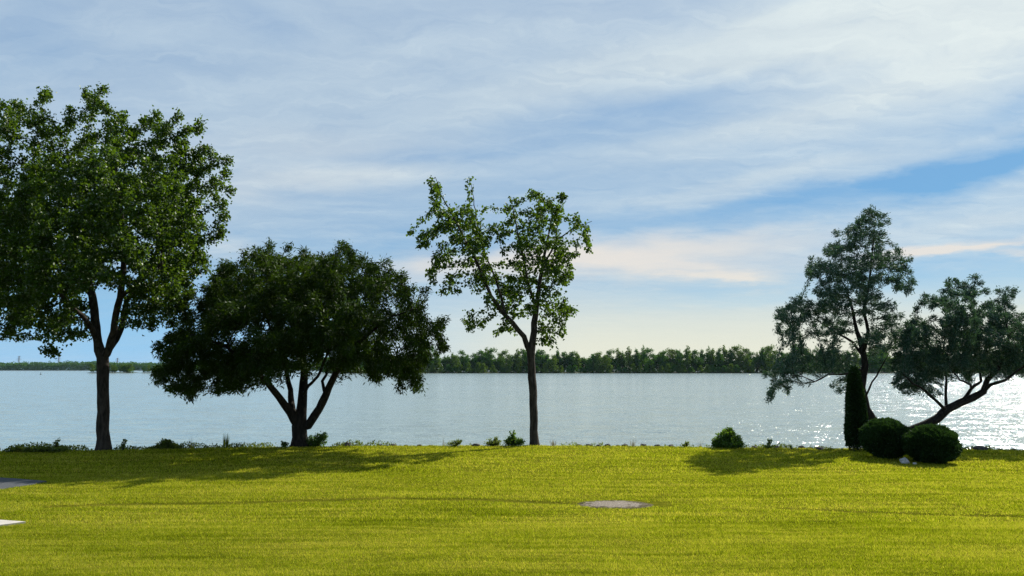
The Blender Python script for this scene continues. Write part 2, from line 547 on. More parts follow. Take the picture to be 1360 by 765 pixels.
def blades(n, y0, y1, h, w):
    ys = np.sqrt(rng.random(n) * (y1 ** 2 - y0 ** 2) + y0 ** 2)
    xs = (rng.random(n) * 2 - 1) * (ys * 0.74 + 1.2)
    keep = (ys < edge_y(xs) + 0.25)
    keep &= rng.random(n) < 0.55 + 0.75 * vnoise(xs, ys, 3.0, 5)
    pd = ((xs - PATCH_C[0] - 0.12) / PATCH_R[0] / 1.12) ** 2 + ((ys - PATCH_C[1]) / PATCH_R[1]) ** 2
    pd *= 0.25 + 0.9 * vnoise(xs, ys, 6, 9) + 0.9 * vnoise(xs, ys, 2.6, 4)
    pd = np.maximum(pd, 1.5 * ((xs > PATCH_C[0] + 1.6 * PATCH_R[0]) | (ys < PATCH_C[1] - 1.25 * PATCH_R[1])))
    keep &= (pd > 1.6) | (rng.random(n) < np.where(pd > 0.9, 0.35, 0.06))
    keep &= ~inside(PATH, xs, ys) & ~inside(SLAB, xs, ys)
    keep &= (rut_d(xs, ys, RUT) > 0.17) | (rng.random(n) < 0.02 + 0.45 * vnoise(xs, ys, 1.7, 8) ** 2)
    keep &= (rut_d(xs, ys, RUT2) > 0.12) | (rng.random(n) < 0.15 + 0.6 * vnoise(xs, ys, 1.2, 8))
    xs, ys, pd = xs[keep], ys[keep], pd[keep]
    k = len(xs)
    hh = h * (0.55 + 0.9 * rng.random(k)) * (0.75 + 0.5 * vnoise(xs, ys, 1.3, 4)) * np.clip(0.35 + (pd - 1) * 0.8, 0.35, 1)
    ww = w * (0.7 + 0.6 * rng.random(k))
    a = rng.random(k) * 2 * PI
    lean = rng.normal(0, 0.45, (k, 2)) * hh[:, None]
    B = np.stack([xs, ys, lawn_z(xs, ys) - 0.004], -1)
    S = np.stack([np.cos(a), np.sin(a), np.zeros(k)], -1) * ww[:, None] * 0.5
    Tt = B + np.stack([lean[:, 0], lean[:, 1], hh], -1)
    V = np.stack([B - S, B + S, Tt], 1).reshape(-1, 3)
    return V


Vb = np.concatenate([blades(620000, 8.6, 13, 0.030, 0.0048), blades(420000, 13, 19, 0.034, 0.009), blades(260000, 19, 26.5, 0.038, 0.015)])
gr = link('grass', mesh_np('grass', Vb, tris=np.arange(len(Vb)).reshape(-1, 3)), M['grass'])
tag(gr, 'short mown yellow green grass blades covering the lawn', 'grass', kind='stuff')


def slab_mesh(poly, z0, z1, sub=1):
    n = len(poly)
    V = [(x, y, z1) for x, y in poly] + [(x, y, z0) for x, y in poly]
    me = bpy.data.meshes.new('slab')
    F_ = [tuple(range(n)), tuple(range(2 * n - 1, n - 1, -1))] + [(i, i + n, (i + 1) % n + n, (i + 1) % n) for i in range(n)]
    me.from_pydata(V, [], F_)
    import bmesh
    bm = bmesh.new(); bm.from_mesh(me)
    bmesh.ops.recalc_face_normals(bm, faces=bm.faces)
    bm.to_mesh(me); bm.free()
    return me


tag(link('path', slab_mesh(PATH[::-1], -0.15, 0.022), M['asphalt']), 'grey asphalt path end in the shade at the left of the lawn', kind='structure')
tag(link('patio', slab_mesh(SLAB[::-1], -0.15, 0.03), M['concrete']), 'pale concrete slab corner in the lawn', kind='structure')
# bare gravel patch
a = np.linspace(0, 2 * PI, 72, endpoint=False)
rings = []
SS = (0.0, 0.3, 0.6, 0.85, 1.1, 1.4)
for s_ in SS:
    rx = PATCH_C[0] + np.cos(a) * PATCH_R[0] * s_; ry = PATCH_C[1] + np.sin(a) * PATCH_R[1] * s_
    rings.append(np.stack([rx - PATCH_C[0], ry - PATCH_C[1], lawn_z(rx, ry) + 0.010 * (s_ < 1.3) - 0.03 * (s_ > 1.3) + 0.014 * (vnoise(rx, ry, 7, 2) - .5) * (s_ < 1)], -1))
V = np.concatenate(rings)
i = np.arange(len(SS) - 1)[:, None] * 72; j = np.arange(72)[None]
q = np.stack([i + j, i + 72 + j, i + 72 + (j + 1) % 72, i + (j + 1) % 72], -1).reshape(-1, 4)
m_, t, out = newmat('gravel_soil')
tcx = t.n('ShaderNodeTexCoord'); v = tcx.outputs['Object']
ln = t.n('ShaderNodeVectorMath', operation='LENGTH'); t.put(ln.inputs[0], t.vm('MULTIPLY', v, (1 / PATCH_R[0], 1 / PATCH_R[1], 0)))
edge = t.m('ADD', ln.outputs['Value'], t.m('MULTIPLY', t.m('SUBTRACT', t.noise(v, 5.0, 5, 0.7), 0.5), 2.6))
grit = t.ramp(t.noise(v, 34, 5, 0.75), [(0.34, (0.05, 0.04, 0.03)), (0.5, (0.17, 0.145, 0.12)), (0.66, (0.31, 0.27, 0.235))])
soil = t.ramp(t.noise(v, 22, 5, 0.7), [(0.35, (0.022, 0.018, 0.008)), (0.7, (0.09, 0.075, 0.03))])
c = t.mixc(t.maprange(edge, 0.72, 0.98, 0, 1, smooth=True), grit, soil)
p = t.n('ShaderNodeBsdfPrincipled'); t.put(p.inputs['Base Color'], c); p.inputs['Roughness'].default_value = 0.95; p.inputs['Specular IOR Level'].default_value = 0.2
bp = t.n('ShaderNodeBump'); bp.inputs['Strength'].default_value = 0.9; bp.inputs['Distance'].default_value = 0.02
t.put(bp.inputs['Height'], t.noise(v, 30, 4, 0.7)); m_.node_tree.links.new(bp.outputs[0], p.inputs['Normal'])
m_.node_tree.links.new(p.outputs[0], out.inputs[0])
tag(link('bare_ground', mesh_np('bare_ground', V, quads=q, smooth=True), m_, None, (PATCH_C[0], PATCH_C[1], 0)), 'oval bare patch of pale gravel worn into the lawn', kind='structure')

# ------------------------------------------------------------------ water
m_, t, out = newmat('water')
tcx = t.n('ShaderNodeTexCoord')
v = tcx.outputs['Object']


def slope(scale, amp, rot, stretch, detail=2):
    # a smooth random slope field: how far the surface tilts along x and along y at this point
    vv = t.mapping(v, rot=(0, 0, R(rot)), scale=(stretch, 1.0, 1))
    c_ = t.noise(vv, scale, detail, 0.6, 0.3, out=1)
    return t.vm('MULTIPLY', t.vm('SUBTRACT', c_, (0.5, 0.5, 0.5)), (amp * 0.8, amp, 0.0))


w3 = t.noise(t.mapping(v, rot=(0, 0, R(4)), scale=(0.25, 1, 1)), 0.035, 4, 0.55)
amp = t.maprange(w3, 0.35, 0.65, 0.7, 1.2)
sl = t.vm('ADD', t.vm('ADD', slope(0.75, 1.0, 12, 0.42, 2), slope(2.6, 1.05, -8, 0.5)), slope(9.0, 2.3, 5, 0.7))
sl = t.vm('ADD', t.vm('SCALE', sl, scale=amp), (0.0, 0.0, 1.0))
nrm = t.vm('NORMALIZE', sl)
p = t.n('ShaderNodeBsdfPrincipled')
t.put(p.inputs['Base Color'], (0.19, 0.25, 0.25)); p.inputs['Roughness'].default_value = 0.15; p.inputs['IOR'].default_value = 1.85
m_.node_tree.links.new(nrm, p.inputs['Normal'])
m_.node_tree.links.new(p.outputs[0], out.inputs[0])
WX, WY0, WY1 = 6000, 24.5, 6000
V = []
ys = [WY0, 60, 150, 400, 1200, WY1]
xs = [-WX, -600, -100, 100, 600, WX]
V = np.array([(x, y, WATER_Z) for y in ys for x in xs])
idx = np.arange(36).reshape(6, 6)
q = np.stack([idx[:-1, :-1], idx[:-1, 1:], idx[1:, 1:], idx[1:, :-1]], -1).reshape(-1, 4)
tag(link('water', mesh_np('water', V, quads=q), m_), 'wide rippled river', kind='structure')

# ------------------------------------------------------------------ tree growth


def grow(roots, attractors, step=0.22, infl=2.2, kill=0.42, iters=160, trop=(0, 0, 0.12)):
    """space colonisation. roots: list of (points, radii, parent_index_of_first); returns nodes, parent, hand radius"""
    P = []; par = []; hr = []
    for pts, radii, pi in roots:
        prev = pi
        for k, (pt, r) in enumerate(zip(pts, radii)):
            if k == 0 and pi is not None and pi >= 0:
                continue
            P.append(pt); par.append(-1 if prev is None else prev); hr.append(r)
            prev = len(P) - 1
    P = [np.asarray(p_, float) for p_ in P]
    A = attractors.copy()
    nodes = np.array(P)
    best = np.full(len(A), 1e9); who = np.zeros(len(A), int)

    def update(newidx):
        nonlocal best, who
        if len(A) == 0:
            return
        nn = nodes[newidx]
        d = ((A[:, None, :] - nn[None]) ** 2).sum(-1)
        j = d.argmin(1); dm = d[np.arange(len(A)), j]
        m2 = dm < best
        best[m2] = dm[m2]; who[m2] = np.asarray(newidx)[j[m2]]
    update(np.arange(len(nodes)))
    tropv = np.array(trop)
    kids = np.zeros(len(nodes), int)
    for it in range(iters):
        if len(A) == 0:
            break
        act = best < infl ** 2 if it > 12 else best < (infl * 2.5) ** 2
        if not act.any():
            act = best < (infl * 3) ** 2
            if not act.any():
                break
        dirs = unit(A[act] - nodes[who[act]])
        acc = np.zeros((len(nodes), 3)); np.add.at(acc, who[act], dirs)
        src = np.unique(who[act])
        src = src[kids[src] < 3]
        if len(src) == 0:
            break
        kids[src] += 1
        dd = unit(acc[src] / np.maximum(np.linalg.norm(acc[src], axis=1, keepdims=True), 1e-6) + tropv + rng.normal(0, 0.12, (len(src), 3)))
        newp = nodes[src] + dd * step
        # avoid duplicates
        d0 = np.ones(len(src), bool)
        n0 = len(nodes)
        nodes = np.concatenate([nodes, newp[d0]]); kids = np.concatenate([kids, np.zeros(len(src), int)])
        par.extend(src[d0].tolist()); hr.extend([0.0] * int(d0.sum()))
        update(np.arange(n0, len(nodes)))
        alive = best > kill ** 2
        A = A[alive]; best = best[alive]; who = who[alive]
    return nodes, np.array(par), np.array(hr)


def tree(name, label, cat, base, limbs_px, lobes, Y0, depth, n_clusters, n_att, sig, leafm, barkm, n_leaf, L, Wd,
         leaf_sig=0.13, droop=0.3, upright=0.0, tipr=0.005, expo=2.35, group=None, step=0.22, kill=0.42, fold=0.25, wide=0.42, limb_min=0.035, aniso=(1, 1, 0.85), trop=0.10, align=0.5, shrink=1.2):
    """limbs_px: list of (list of (px,py,dY,r), parent limb index or None, parent point index)"""
    root = empty(name, tuple(base), label, cat, group)
    base = np.array(base)
    roots = []; index = []   # index[limb][k] -> node id
    cnt = 0
    for pts, pl_, pk in limbs_px:
        P3 = [at(px, py, Y0 + dY) for px, py, dY, r in pts]
        if pl_ is None:
            P3[0][2] = min(P3[0][2], base[2] - 0.1)
        R3 = [r for *_, r in pts]
        # resample
        Q = [P3[0]]; RR = [R3[0]]
        for a_, b_, ra, rb in zip(P3[:-1], P3[1:], R3[:-1], R3[1:]):
            k = max(1, int(np.linalg.norm(b_ - a_) / 0.25))
            for s in range(1, k + 1):
                f_ = s / k
                jit = rng.normal(0, 0.012, 3) if s < k else 0
                Q.append(a_ + (b_ - a_) * f_ + jit); RR.append(ra + (rb - ra) * f_)
        if pl_ is None:
            roots.append((Q, RR, None)); ids = list(range(cnt, cnt + len(Q))); cnt += len(Q)
        else:
            # closest node of parent limb to the first point
            cand = index[pl_]
            allp = []
            for (qq, rr, pi) in roots:
                allp.extend(qq if pi is None else qq[1:])
            dmin = [np.linalg.norm(allp[c_] - Q[0]) for c_ in cand]
            pn = cand[int(np.argmin(dmin))]
            roots.append(([allp[pn]] + Q[1:], RR, pn)); ids = [pn] + list(range(cnt, cnt + len(Q) - 1)); cnt += len(Q) - 1
        index.append(ids)
    # attractors
    lob = np.array([l[:4] for l in lobes], float)
    wts = np.array([(l[2] * l[3]) * (l[5] if len(l) > 5 else 1.0) for l in lobes]); wts /= wts.sum()
    cx = (min(l[0] - l[2] for l in lobes) + max(l[0] + l[2] for l in lobes)) / 2
    cy = (min(l[1] - l[3] for l in lobes) + max(l[1] + l[3] for l in lobes)) / 2
    Rx = (max(l[0] + l[2] for l in lobes) - min(l[0] - l[2] for l in lobes)) / 2
    Ry = (max(l[1] + l[3] for l in lobes) - min(l[1] - l[3] for l in lobes)) / 2
    C = []
    ids = np.concatenate([np.repeat(np.arange(len(lobes)), 2), rng.choice(len(lobes), n_clusters, p=wts)])
    for i_ in ids:
        l = lobes[i_]
        th = rng.random() * 2 * PI; rr = math.sqrt(rng.random()) * 0.88
        sh = sig * F / Y0 * shrink
        px = l[0] + math.cos(th) * rr * max(l[2] - sh, l[2] * .35); py = l[1] + math.sin(th) * rr * max(l[3] - sh * 1.1, l[3] * .35)
        k = 1 - ((px - cx) / Rx) ** 2 - ((py - cy) / Ry) ** 2
        hd = depth * math.sqrt(max(0.06, k))
        own = l[4] if len(l) > 4 and l[4] is not None else None
        if own is not None:
            dY = own + rng.uniform(-1, 1) * min(l[2], l[3]) / F * Y0 * 1.2
        else:
            dY = rng.uniform(-1, 1) * hd
        C.append(at(px, py, Y0 + dY))
    C = np.array(C)
    A = C[rng.integers(0, len(C), n_att)] + rng.normal(0, sig, (n_att, 3)) * np.array(aniso)
    nodes, par, hr = grow(roots, A, step=step, kill=kill, infl=3.0, trop=(0, 0, trop))
    n = len(nodes)
    # radii
    acc = np.zeros(n)
    ch = [[] for _ in range(n)]
    for i_ in range(n - 1, 0, -1):
        pass
    nchild = np.zeros(n, int)
    for i_ in range(n):
        if par[i_] >= 0:
            ch[par[i_]].append(i_); nchild[par[i_]] += 1
    rad = np.zeros(n)
    for i_ in range(n - 1, -1, -1):
        a_ = acc[i_] if acc[i_] > 0 else tipr ** expo
        rad[i_] = a_ ** (1 / expo)
        if par[i_] >= 0:
            acc[par[i_]] += a_ * 1.02
    rad = np.where(hr > 0, hr, np.minimum(rad, 0.11))
    for i_ in range(n):                      # a child is never thicker than its parent
        if par[i_] >= 0:
            rad[i_] = min(rad[i_], rad[par[i_]] * 0.97 if hr[i_] == 0 else rad[par[i_]] * 1.02)
    # chains
    big, twigs = [], []
    stack = [(0, None)]
    while stack:
        s, pr = stack.pop()
        chain = [s]
        cur = s
        while ch[cur]:
            kids = sorted(ch[cur], key=lambda k_: (-int(hr[k_] > 0), -rad[k_]))
            chain.append(kids[0])
            for k_ in kids[1:]:
                stack.append((k_, cur))
            cur = kids[0]
        pts = nodes[chain]; rr = rad[chain]
        if pr is not None:
            pts = np.concatenate([nodes[pr][None], pts]); rr = np.concatenate([[rr[0] * 1.15], rr])
        if len(pts) < 2:
            continue
        if rr[0] > limb_min and len(pts) > 5:
            big.append((pts, rr))
        else:
            twigs.append((pts, rr))
    first = True
    for pts, rr in sorted(big, key=lambda b_: -b_[1][0]):
        rr = rr.copy()
        if first:   # root flare and slight irregularity
            hgt = pts[:, 2] - base[2]
            rr = rr * (1 + 0.5 * np.exp(-np.maximum(hgt, 0) / 0.16))
        sides = 14 if first else 8
        V, q = tube(pts, rr, sides)
        cen = np.repeat(pts, sides, axis=0)
        wob = 1 + 0.22 * (vnoise(V[:, 0] * 3 + V[:, 1] * 2, V[:, 2] * 1.2, 2.5, 2) - 0.5)
        V = cen + (V - cen) * wob[:, None]
        link('trunk' if first else 'limb', mesh_np('bark', V - base, quads=q, smooth=True), barkm, root)
        first = False
    tg = []
    for pts, rr in twigs:
        tg.append(tube(pts, np.maximum(rr, 0.0035), 5 if rr[0] > 0.02 else 3))
    # leaves
    cand = np.where((rad < 0.022) & (hr == 0))[0]
    wl = np.where(nchild[cand] == 0, 2.6, 1.0)
    sel = cand[rng.choice(len(cand), n_leaf, p=wl / wl.sum())]
    Pn = nodes[sel] + rng.normal(0, leaf_sig, (n_leaf, 3))
    outd = unit(nodes[sel] - nodes[np.maximum(par[sel], 0)] + 1e-4)
    A_ = unit(outd * align + rand_dirs(n_leaf) + np.array([0, 0, -droop]))
    if upright:
        A_ = unit(A_ + np.array([0, 0, upright]))
    Nn = rand_dirs(n_leaf) + np.array([0, 0, 0.25])
    sz = rng.uniform(0.65, 1.25, n_leaf)
    Vl, Tl = leaves(Pn, A_, Nn, L * sz, Wd * sz, fold=fold, wide=wide)
    Vt, Qt = join_geo(tg)
    V = np.concatenate([Vl, Vt]) - base
    me = mesh_np('crown', V, tris=Tl, quads=Qt + len(Vl), tri_mat=0, quad_mat=1)
    link('crown', me, [leafm, barkm], root)
    print(name, 'nodes', n, 'big', len(big), 'twigs', len(twigs))
    return root


def G(px, py):
    p_ = gnd(px, py)
    p_[2] = float(lawn_z(p_[0], p_[1]))
    return p_


# Tree 1 : tall poplar at the left
b1 = G(137, 597.5)
tree('poplar_tree', 'tallest tree, broad poplar with a straight bare trunk at the far left', 'tree', b1,
     [([(137, 600, 0, .19), (137, 560, 0, .185), (137, 520, 0, .18), (137, 490, 0, .18), (136, 474, 0, .19), (130, 455, 0.1, .125), (126, 424, 0.2, .14), (124, 400, 0.3, .13), (118, 375, 0.5, .11), (108, 320, 0.8, .08), (98, 260, 1.0, .05), (90, 200, 1.2, .025)], None, None),
      ([(136, 480, 0, .15), (145, 462, -0.1, .12), (151, 440, -0.3, .11), (154, 417, -0.5, .105), (160, 395, -0.7, .10), (164, 357, -1.0, .09), (165, 321, -1.2, .07), (160, 260, -1.4, .05), (150, 190, -1.6, .025)], 0, 0),
      ([(144, 465, 0, .12), (155, 450, 0.2, .105), (163, 430, 0.5, .10), (168, 400, 0.9, .09), (185, 370, 1.2, .07), (205, 340, 1.5, .05), (230, 290, 1.8, .03)], 1, 0),
      ([(128, 449, 0, .1), (115, 426, -0.5, .08), (100, 412, -1.0, .065), (78, 388, -1.6, .05), (50, 350, -2.1, .035)], 0, 0),
      ([(120, 388, 0.3, .1), (97, 366, 1.2, .075), (67, 338, 2.0, .055), (30, 300, 2.6, .03)], 0, 0),
      ([(163, 392, -0.7, .08), (185, 376, -1.5, .06), (215, 350, -2.2, .04)], 1, 0)],
     [(120, 163, 14, 38, 0.4, 2), (147, 170, 14, 42, -0.5, 2), (20, 164, 12, 40, 0.8, 2), (51, 170, 11, 40, -0.8, 2), (89, 178, 11, 40, 0.5, 2), (0, 178, 13, 38, -0.4, 2), (207, 195, 11, 42, 0.3, 2), (175, 215, 9, 34, 0.9, 1.5),
      (240, 208, 10, 42, -0.5, 2), (266, 218, 10, 42, 0.4, 2), (286, 238, 9, 34, 0, 2), (294, 290, 10, 12, 0), (180, 195, 12, 28, 0), (-30, 200, 22, 40, 0), (292, 250, 12, 25, 0),
      (135, 245, 50, 50), (40, 250, 60, 52), (215, 268, 48, 46), (140, 300, 75, 60), (30, 320, 75, 60), (240, 310, 42, 50), (-40, 300, 50, 80), (-20, 380, 45, 45),
      (58, 385, 42, 34), (20, 395, 32, 30), (66, 436, 15, 22, -1.8, 1.8), (92, 414, 16, 12), (200, 362, 26, 30), (235, 370, 24, 38), (230, 402, 9, 24, 1.0, 2.5), (205, 405, 12, 24, -0.5, 2), (262, 345, 18, 28), (245, 395, 10, 26, 0.4), (125, 345, 36, 28), (-30, 430, 30, 25)],
     b1[1], 4.6, 380, 7000, 0.25, M['poplar'], M['bark'], 150000, 0.095, 0.084, leaf_sig=0.09, droop=0.55, wide=0.38, aniso=(.75, .75, 1.7), trop=0.22)

# Tree 2 : wide dense willow
b2 = G(398, 593)
tree('willow_tree', 'wide dark dense round-crowned willow forking low above its short trunk', 'tree', b2,
     [([(399, 596, 0, .25), (398, 580, 0, .25), (397, 566, 0, .25), (400, 550, 0, .18), (402, 522, 0.2, .16), (404, 497, 0.4, .13), (403, 450, 0.6, .09), (395, 400, 0.8, .05), (390, 360, 0.9, .025)], None, None),
      ([(396, 566, 0, .18), (386, 548, -0.2, .15), (371, 528, -0.6, .12), (356, 510, -1.0, .10), (335, 488, -1.5, .07), (300, 460, -2.2, .045), (255, 445, -2.6, .025)], 0, 0),
      ([(396, 564, 0, .15), (388, 545, 0.3, .12), (386, 518, 0.8, .10), (380, 492, 1.2, .08), (360, 440, 1.8, .05), (340, 380, 2.2, .025)], 0, 0),
      ([(400, 572, 0, .2), (410, 564, 0.0, .16), (424, 543, -0.3, .14), (437, 514, -0.6, .12), (446, 495, -0.9, .10), (475, 455, -1.4, .06), (520, 420, -1.8, .035), (550, 410, -2.0, .02)], 0, 0),
      ([(402, 526, 0, .07), (410, 512, -0.6, .055), (422, 500, -1.2, .05), (440, 460, -2.0, .03)], 0, 0),
      ([(432, 524, -0.3, .06), (428, 506, 0.5, .05), (436, 490, 1.0, .045), (455, 440, 2.0, .03)], 3, 0)],
     [(355, 347, 38, 24), (315, 365, 32, 30), (415, 360, 30, 24), (460, 355, 24, 24), (458, 338, 9, 8, 0.4), (500, 380, 36, 32), (540, 410, 28, 34), (560, 445, 22, 34), (400, 400, 90, 45), (300, 415, 45, 45), (255, 455, 30, 25),
      (232, 470, 22, 22), (225, 490, 14, 22), (250, 505, 16, 24), (295, 480, 50, 28), (310, 505, 24, 24), (340, 480, 50, 26), (470, 440, 75, 45), (540, 475, 28, 26), (548, 496, 9, 12), (480, 475, 50, 18), (410, 455, 90, 38), (515, 485, 25, 16), (357, 400, 50, 45), (445, 395, 50, 40), (300, 385, 20, 30), (575, 440, 8, 25)],
     b2[1], 4.6, 250, 8000, 0.28, M['willow'], M['bark_dark'], 190000, 0.135, 0.038, leaf_sig=0.085, align=1.2, droop=0.5, step=0.2, kill=0.34, limb_min=0.03)

# Tree 3 : young poplar in the middle
b3 = G(710, 591)
tree('poplar_tree', 'slender open poplar with gappy leaves, alone at the middle of the lawn edge', 'tree', b3,
     [([(710, 594, 0, .145), (709, 560, 0, .142), (708.5, 523, 0, .14), (706, 490, 0, .135), (705, 468, 0, .14), (709, 440, 0, .11), (711, 419, 0.1, .10), (716, 382, 0.2, .07), (723, 338, 0.4, .05), (730, 305, 0.5, .03), (735, 280, 0.5, .015)], None, None),
      ([(705, 472, 0, .1), (696, 447, -0.1, .09), (672, 420, -0.3, .075), (652, 393, -0.4, .06), (638, 360, -0.5, .05), (626, 333, -0.6, .04), (608, 299, -0.7, .028), (585, 258, -0.7, .015), (578, 235, -0.7, .01)], 0, 0),
      ([(672, 420, -0.3, .05), (660, 375, 0.4, .04), (645, 340, 0.6, .03), (632, 290, 0.7, .018), (626, 245, 0.7, .01)], 1, 0),
      ([(712, 410, 0, .06), (700, 370, -0.7, .04), (690, 320, -0.9, .028), (681, 275, -1, .012)], 0, 0),
      ([(719, 360, 0.3, .04), (740, 318, 0.8, .028), (762, 302, 0.9, .018), (786, 294, 0.9, .01)], 0, 0)],
     [(577, 250, 9, 22, -.7), (582, 275, 12, 20), (624, 252, 9, 20, .7), (620, 285, 14, 24), (556, 309, 13, 8), (570, 322, 12, 10), (598, 300, 22, 26), (572, 358, 13, 13), (590, 340, 16, 12), (634, 325, 28, 34), (681, 270, 8, 16, -1), (680, 300, 18, 22), (713, 265, 9, 13), (716, 290, 13, 16), (739, 280, 10, 14),
      (768, 296, 18, 11), (780, 315, 9, 14), (765, 335, 12, 7), (692, 330, 28, 38), (732, 335, 26, 34), (687, 380, 34, 30), (732, 385, 24, 30), (745, 365, 14, 20), (636, 432, 16, 7), (622, 430, 8, 5), (664, 442, 13, 10), (650, 405, 18, 10), (610, 375, 12, 10), (749, 412, 12, 12), (730, 445, 18, 13), (690, 410, 20, 10), (640, 370, 20, 14), (745, 435, 8, 12)],
     b3[1], 1.9, 150, 1700, 0.14, M['poplar'], M['bark'], 18000, 0.105, 0.092, leaf_sig=0.07, shrink=0.4, droop=0.5, aniso=(.8, .8, 1.3), trop=.15, wide=0.38, step=0.16, kill=0.26, limb_min=0.02)

# Tree 4 : silvery tree with leaning trunk
b4 = at(1178, 600, 26.4)
b4[2] = float(lawn_z(b4[0], b4[1]))
tree('silver_leaved_tree', 'grey green airy tree leaning from behind the clipped bushes, taller of the pair', 'tree', b4,
     [([(1180, 600, 0, .17), (1172, 582, 0, .15), (1162, 562, 0, .14), (1151, 543, 0, .13), (1145, 515, 0.1, .12), (1149, 485, 0.2, .11), (1146, 466, 0.2, .10), (1138, 440, 0.2, .07), (1133, 415, 0.3, .05), (1125, 385, 0.4, .03)], None, None),
      ([(1148, 470, 0, .08), (1153, 440, -0.2, .06), (1147, 415, -0.3, .06), (1151, 395, -0.4, .05), (1156, 360, -0.4, .035), (1160, 320, -0.4, .02), (1163, 290, -0.4, .01)], 0, 0),
      ([(1147, 472, 0.2, .06), (1132, 454, 0.7, .05), (1114, 444, 1.0, .04), (1085, 425, 1.3, .025), (1060, 410, 1.4, .012)], 0, 0),
      ([(1147, 490, 0.2, .05), (1122, 497, -0.6, .035), (1100, 497, -0.9, .03), (1082, 507, -1.1, .025), (1066, 500, -1.2, .015), (1045, 498, -1.3, .01)], 0, 0),
      ([(1148, 530, 0, .04), (1155, 515, -0.7, .03), (1164, 500, -1.1, .025), (1180, 470, -1.6, .015)], 0, 0)],
     [(1160, 291, 16, 10, -.4), (1150, 300, 18, 14), (1131, 308, 13, 10), (1158, 325, 26, 20), (1108, 333, 8, 8), (1120, 335, 12, 12), (1080, 358, 20, 12), (1118, 360, 30, 22), (1165, 357, 28, 26), (1194, 355, 12, 14, None, .5), (1197, 378, 9, 10), (1045, 422, 12, 14),
      (1056, 408, 8, 10), (1075, 412, 28, 24), (1060, 444, 22, 12), (1110, 395, 30, 28), (1150, 395, 28, 28), (1048, 490, 20, 14), (1028, 516, 7, 7), (1036, 500, 10, 10), (1080, 478, 28, 13), (1110, 475, 20, 14), (1182, 420, 20, 22, None, .35), (1165, 450, 30, 26, None, .35), (1198, 440, 13, 16, None, .6), (1121, 505, 8, 20, None, .4), (1192, 473, 18, 20, None, .8), (1110, 435, 26, 14)],
     b4[1], 1.8, 150, 3600, 0.17, M['olive'], M['bark_dark'], 62000, 0.11, 0.030, leaf_sig=0.06, shrink=0.4, align=1.4, droop=0.0, step=0.15, kill=0.26, limb_min=0.022)

# Tree 5 : second silvery tree, trunk swung to the right
b5 = at(1192, 600, 26.6)
b5[2] = float(lawn_z(b5[0], b5[1]))
tree('silver_leaved_tree', 'grey green tree, its curved trunk leaning low over the water at the right edge', 'tree', b5,
     [([(1190, 600, 0, .19), (1199, 583, 0, .18), (1213, 571, 0, .17), (1230, 564, 0, .16), (1245, 556, 0, .145), (1257, 544, 0, .14), (1275, 535, 0, .13), (1292, 528, 0, .12), (1306, 520, 0, .11), (1311, 505, 0, .09), (1325, 490, 0.2, .07), (1340, 460, 0.4, .045), (1335, 410, 0.4, .02)], None, None),
      ([(1256, 545, 0, .07), (1243, 532, -0.4, .05), (1230, 520, -0.7, .045), (1213, 510, -1.0, .035), (1200, 498, -1.2, .02)], 0, 0),
      ([(1257, 545, 0, .055), (1256, 525, 0.3, .045), (1257, 505, 0.6, .04), (1252, 470, 1, .03), (1262, 410, 1.2, .018), (1264, 385, 1.2, .01)], 0, 0),
      ([(1280, 533, 0, .07), (1290, 516, 0.5, .06), (1303, 506, 0.9, .045), (1300, 450, 1.5, .025), (1288, 390, 1.6, .012)], 0, 0),
      ([(1292, 512, 0.5, .04), (1275, 505, -0.4, .03), (1262, 490, -1, .02)], 3, 0),
      ([(1308, 514, 0, .06), (1335, 505, -0.8, .045), (1370, 480, -1.5, .03), (1400, 440, -1.6, .02)], 0, 0)],
     [(1262, 385, 13, 14, 1.1), (1288, 381, 13, 9, 1.2), (1240, 403, 12, 7), (1275, 400, 22, 14), (1268, 420, 24, 16), (1334, 393, 10, 14, .4), (1334, 420, 18, 14), (1315, 405, 9, 9), (1252, 450, 38, 26), (1298, 440, 38, 30), (1342, 450, 40, 30), (1390, 460, 40, 38), (1400, 420, 20, 20), (1224, 480, 24, 22), (1207, 462, 16, 26), (1240, 495, 22, 12), (1268, 480, 34, 18), (1300, 478, 25, 18), (1340, 480, 34, 18), (1385, 495, 32, 16), (1213, 515, 9, 10), (1196, 495, 10, 12), (1218, 440, 12, 14), (1235, 500, 14, 10)],
     b5[1], 2.0, 170, 3900, 0.17, M['olive'], M['bark_dark'], 92000, 0.11, 0.030, leaf_sig=0.06, shrink=0.4, align=1.4, droop=0.0, step=0.15, kill=0.26, limb_min=0.022)

# ------------------------------------------------------------------ clipped and wild shrubs


def taper(P, d):
    h = (d[:, 2] + 1) / 2
    want = np.interp(h, [0, 0.06, 0.2, 0.45, 0.7, 0.88, 1.0], [0.70, 0.92, 1.0, 0.86, 0.70, 0.45, 0.10])
    P = P.copy()
    P[:, :2] *= (want / np.maximum(np.sqrt(1 - d[:, 2] ** 2), 0.12))[:, None]
    return P


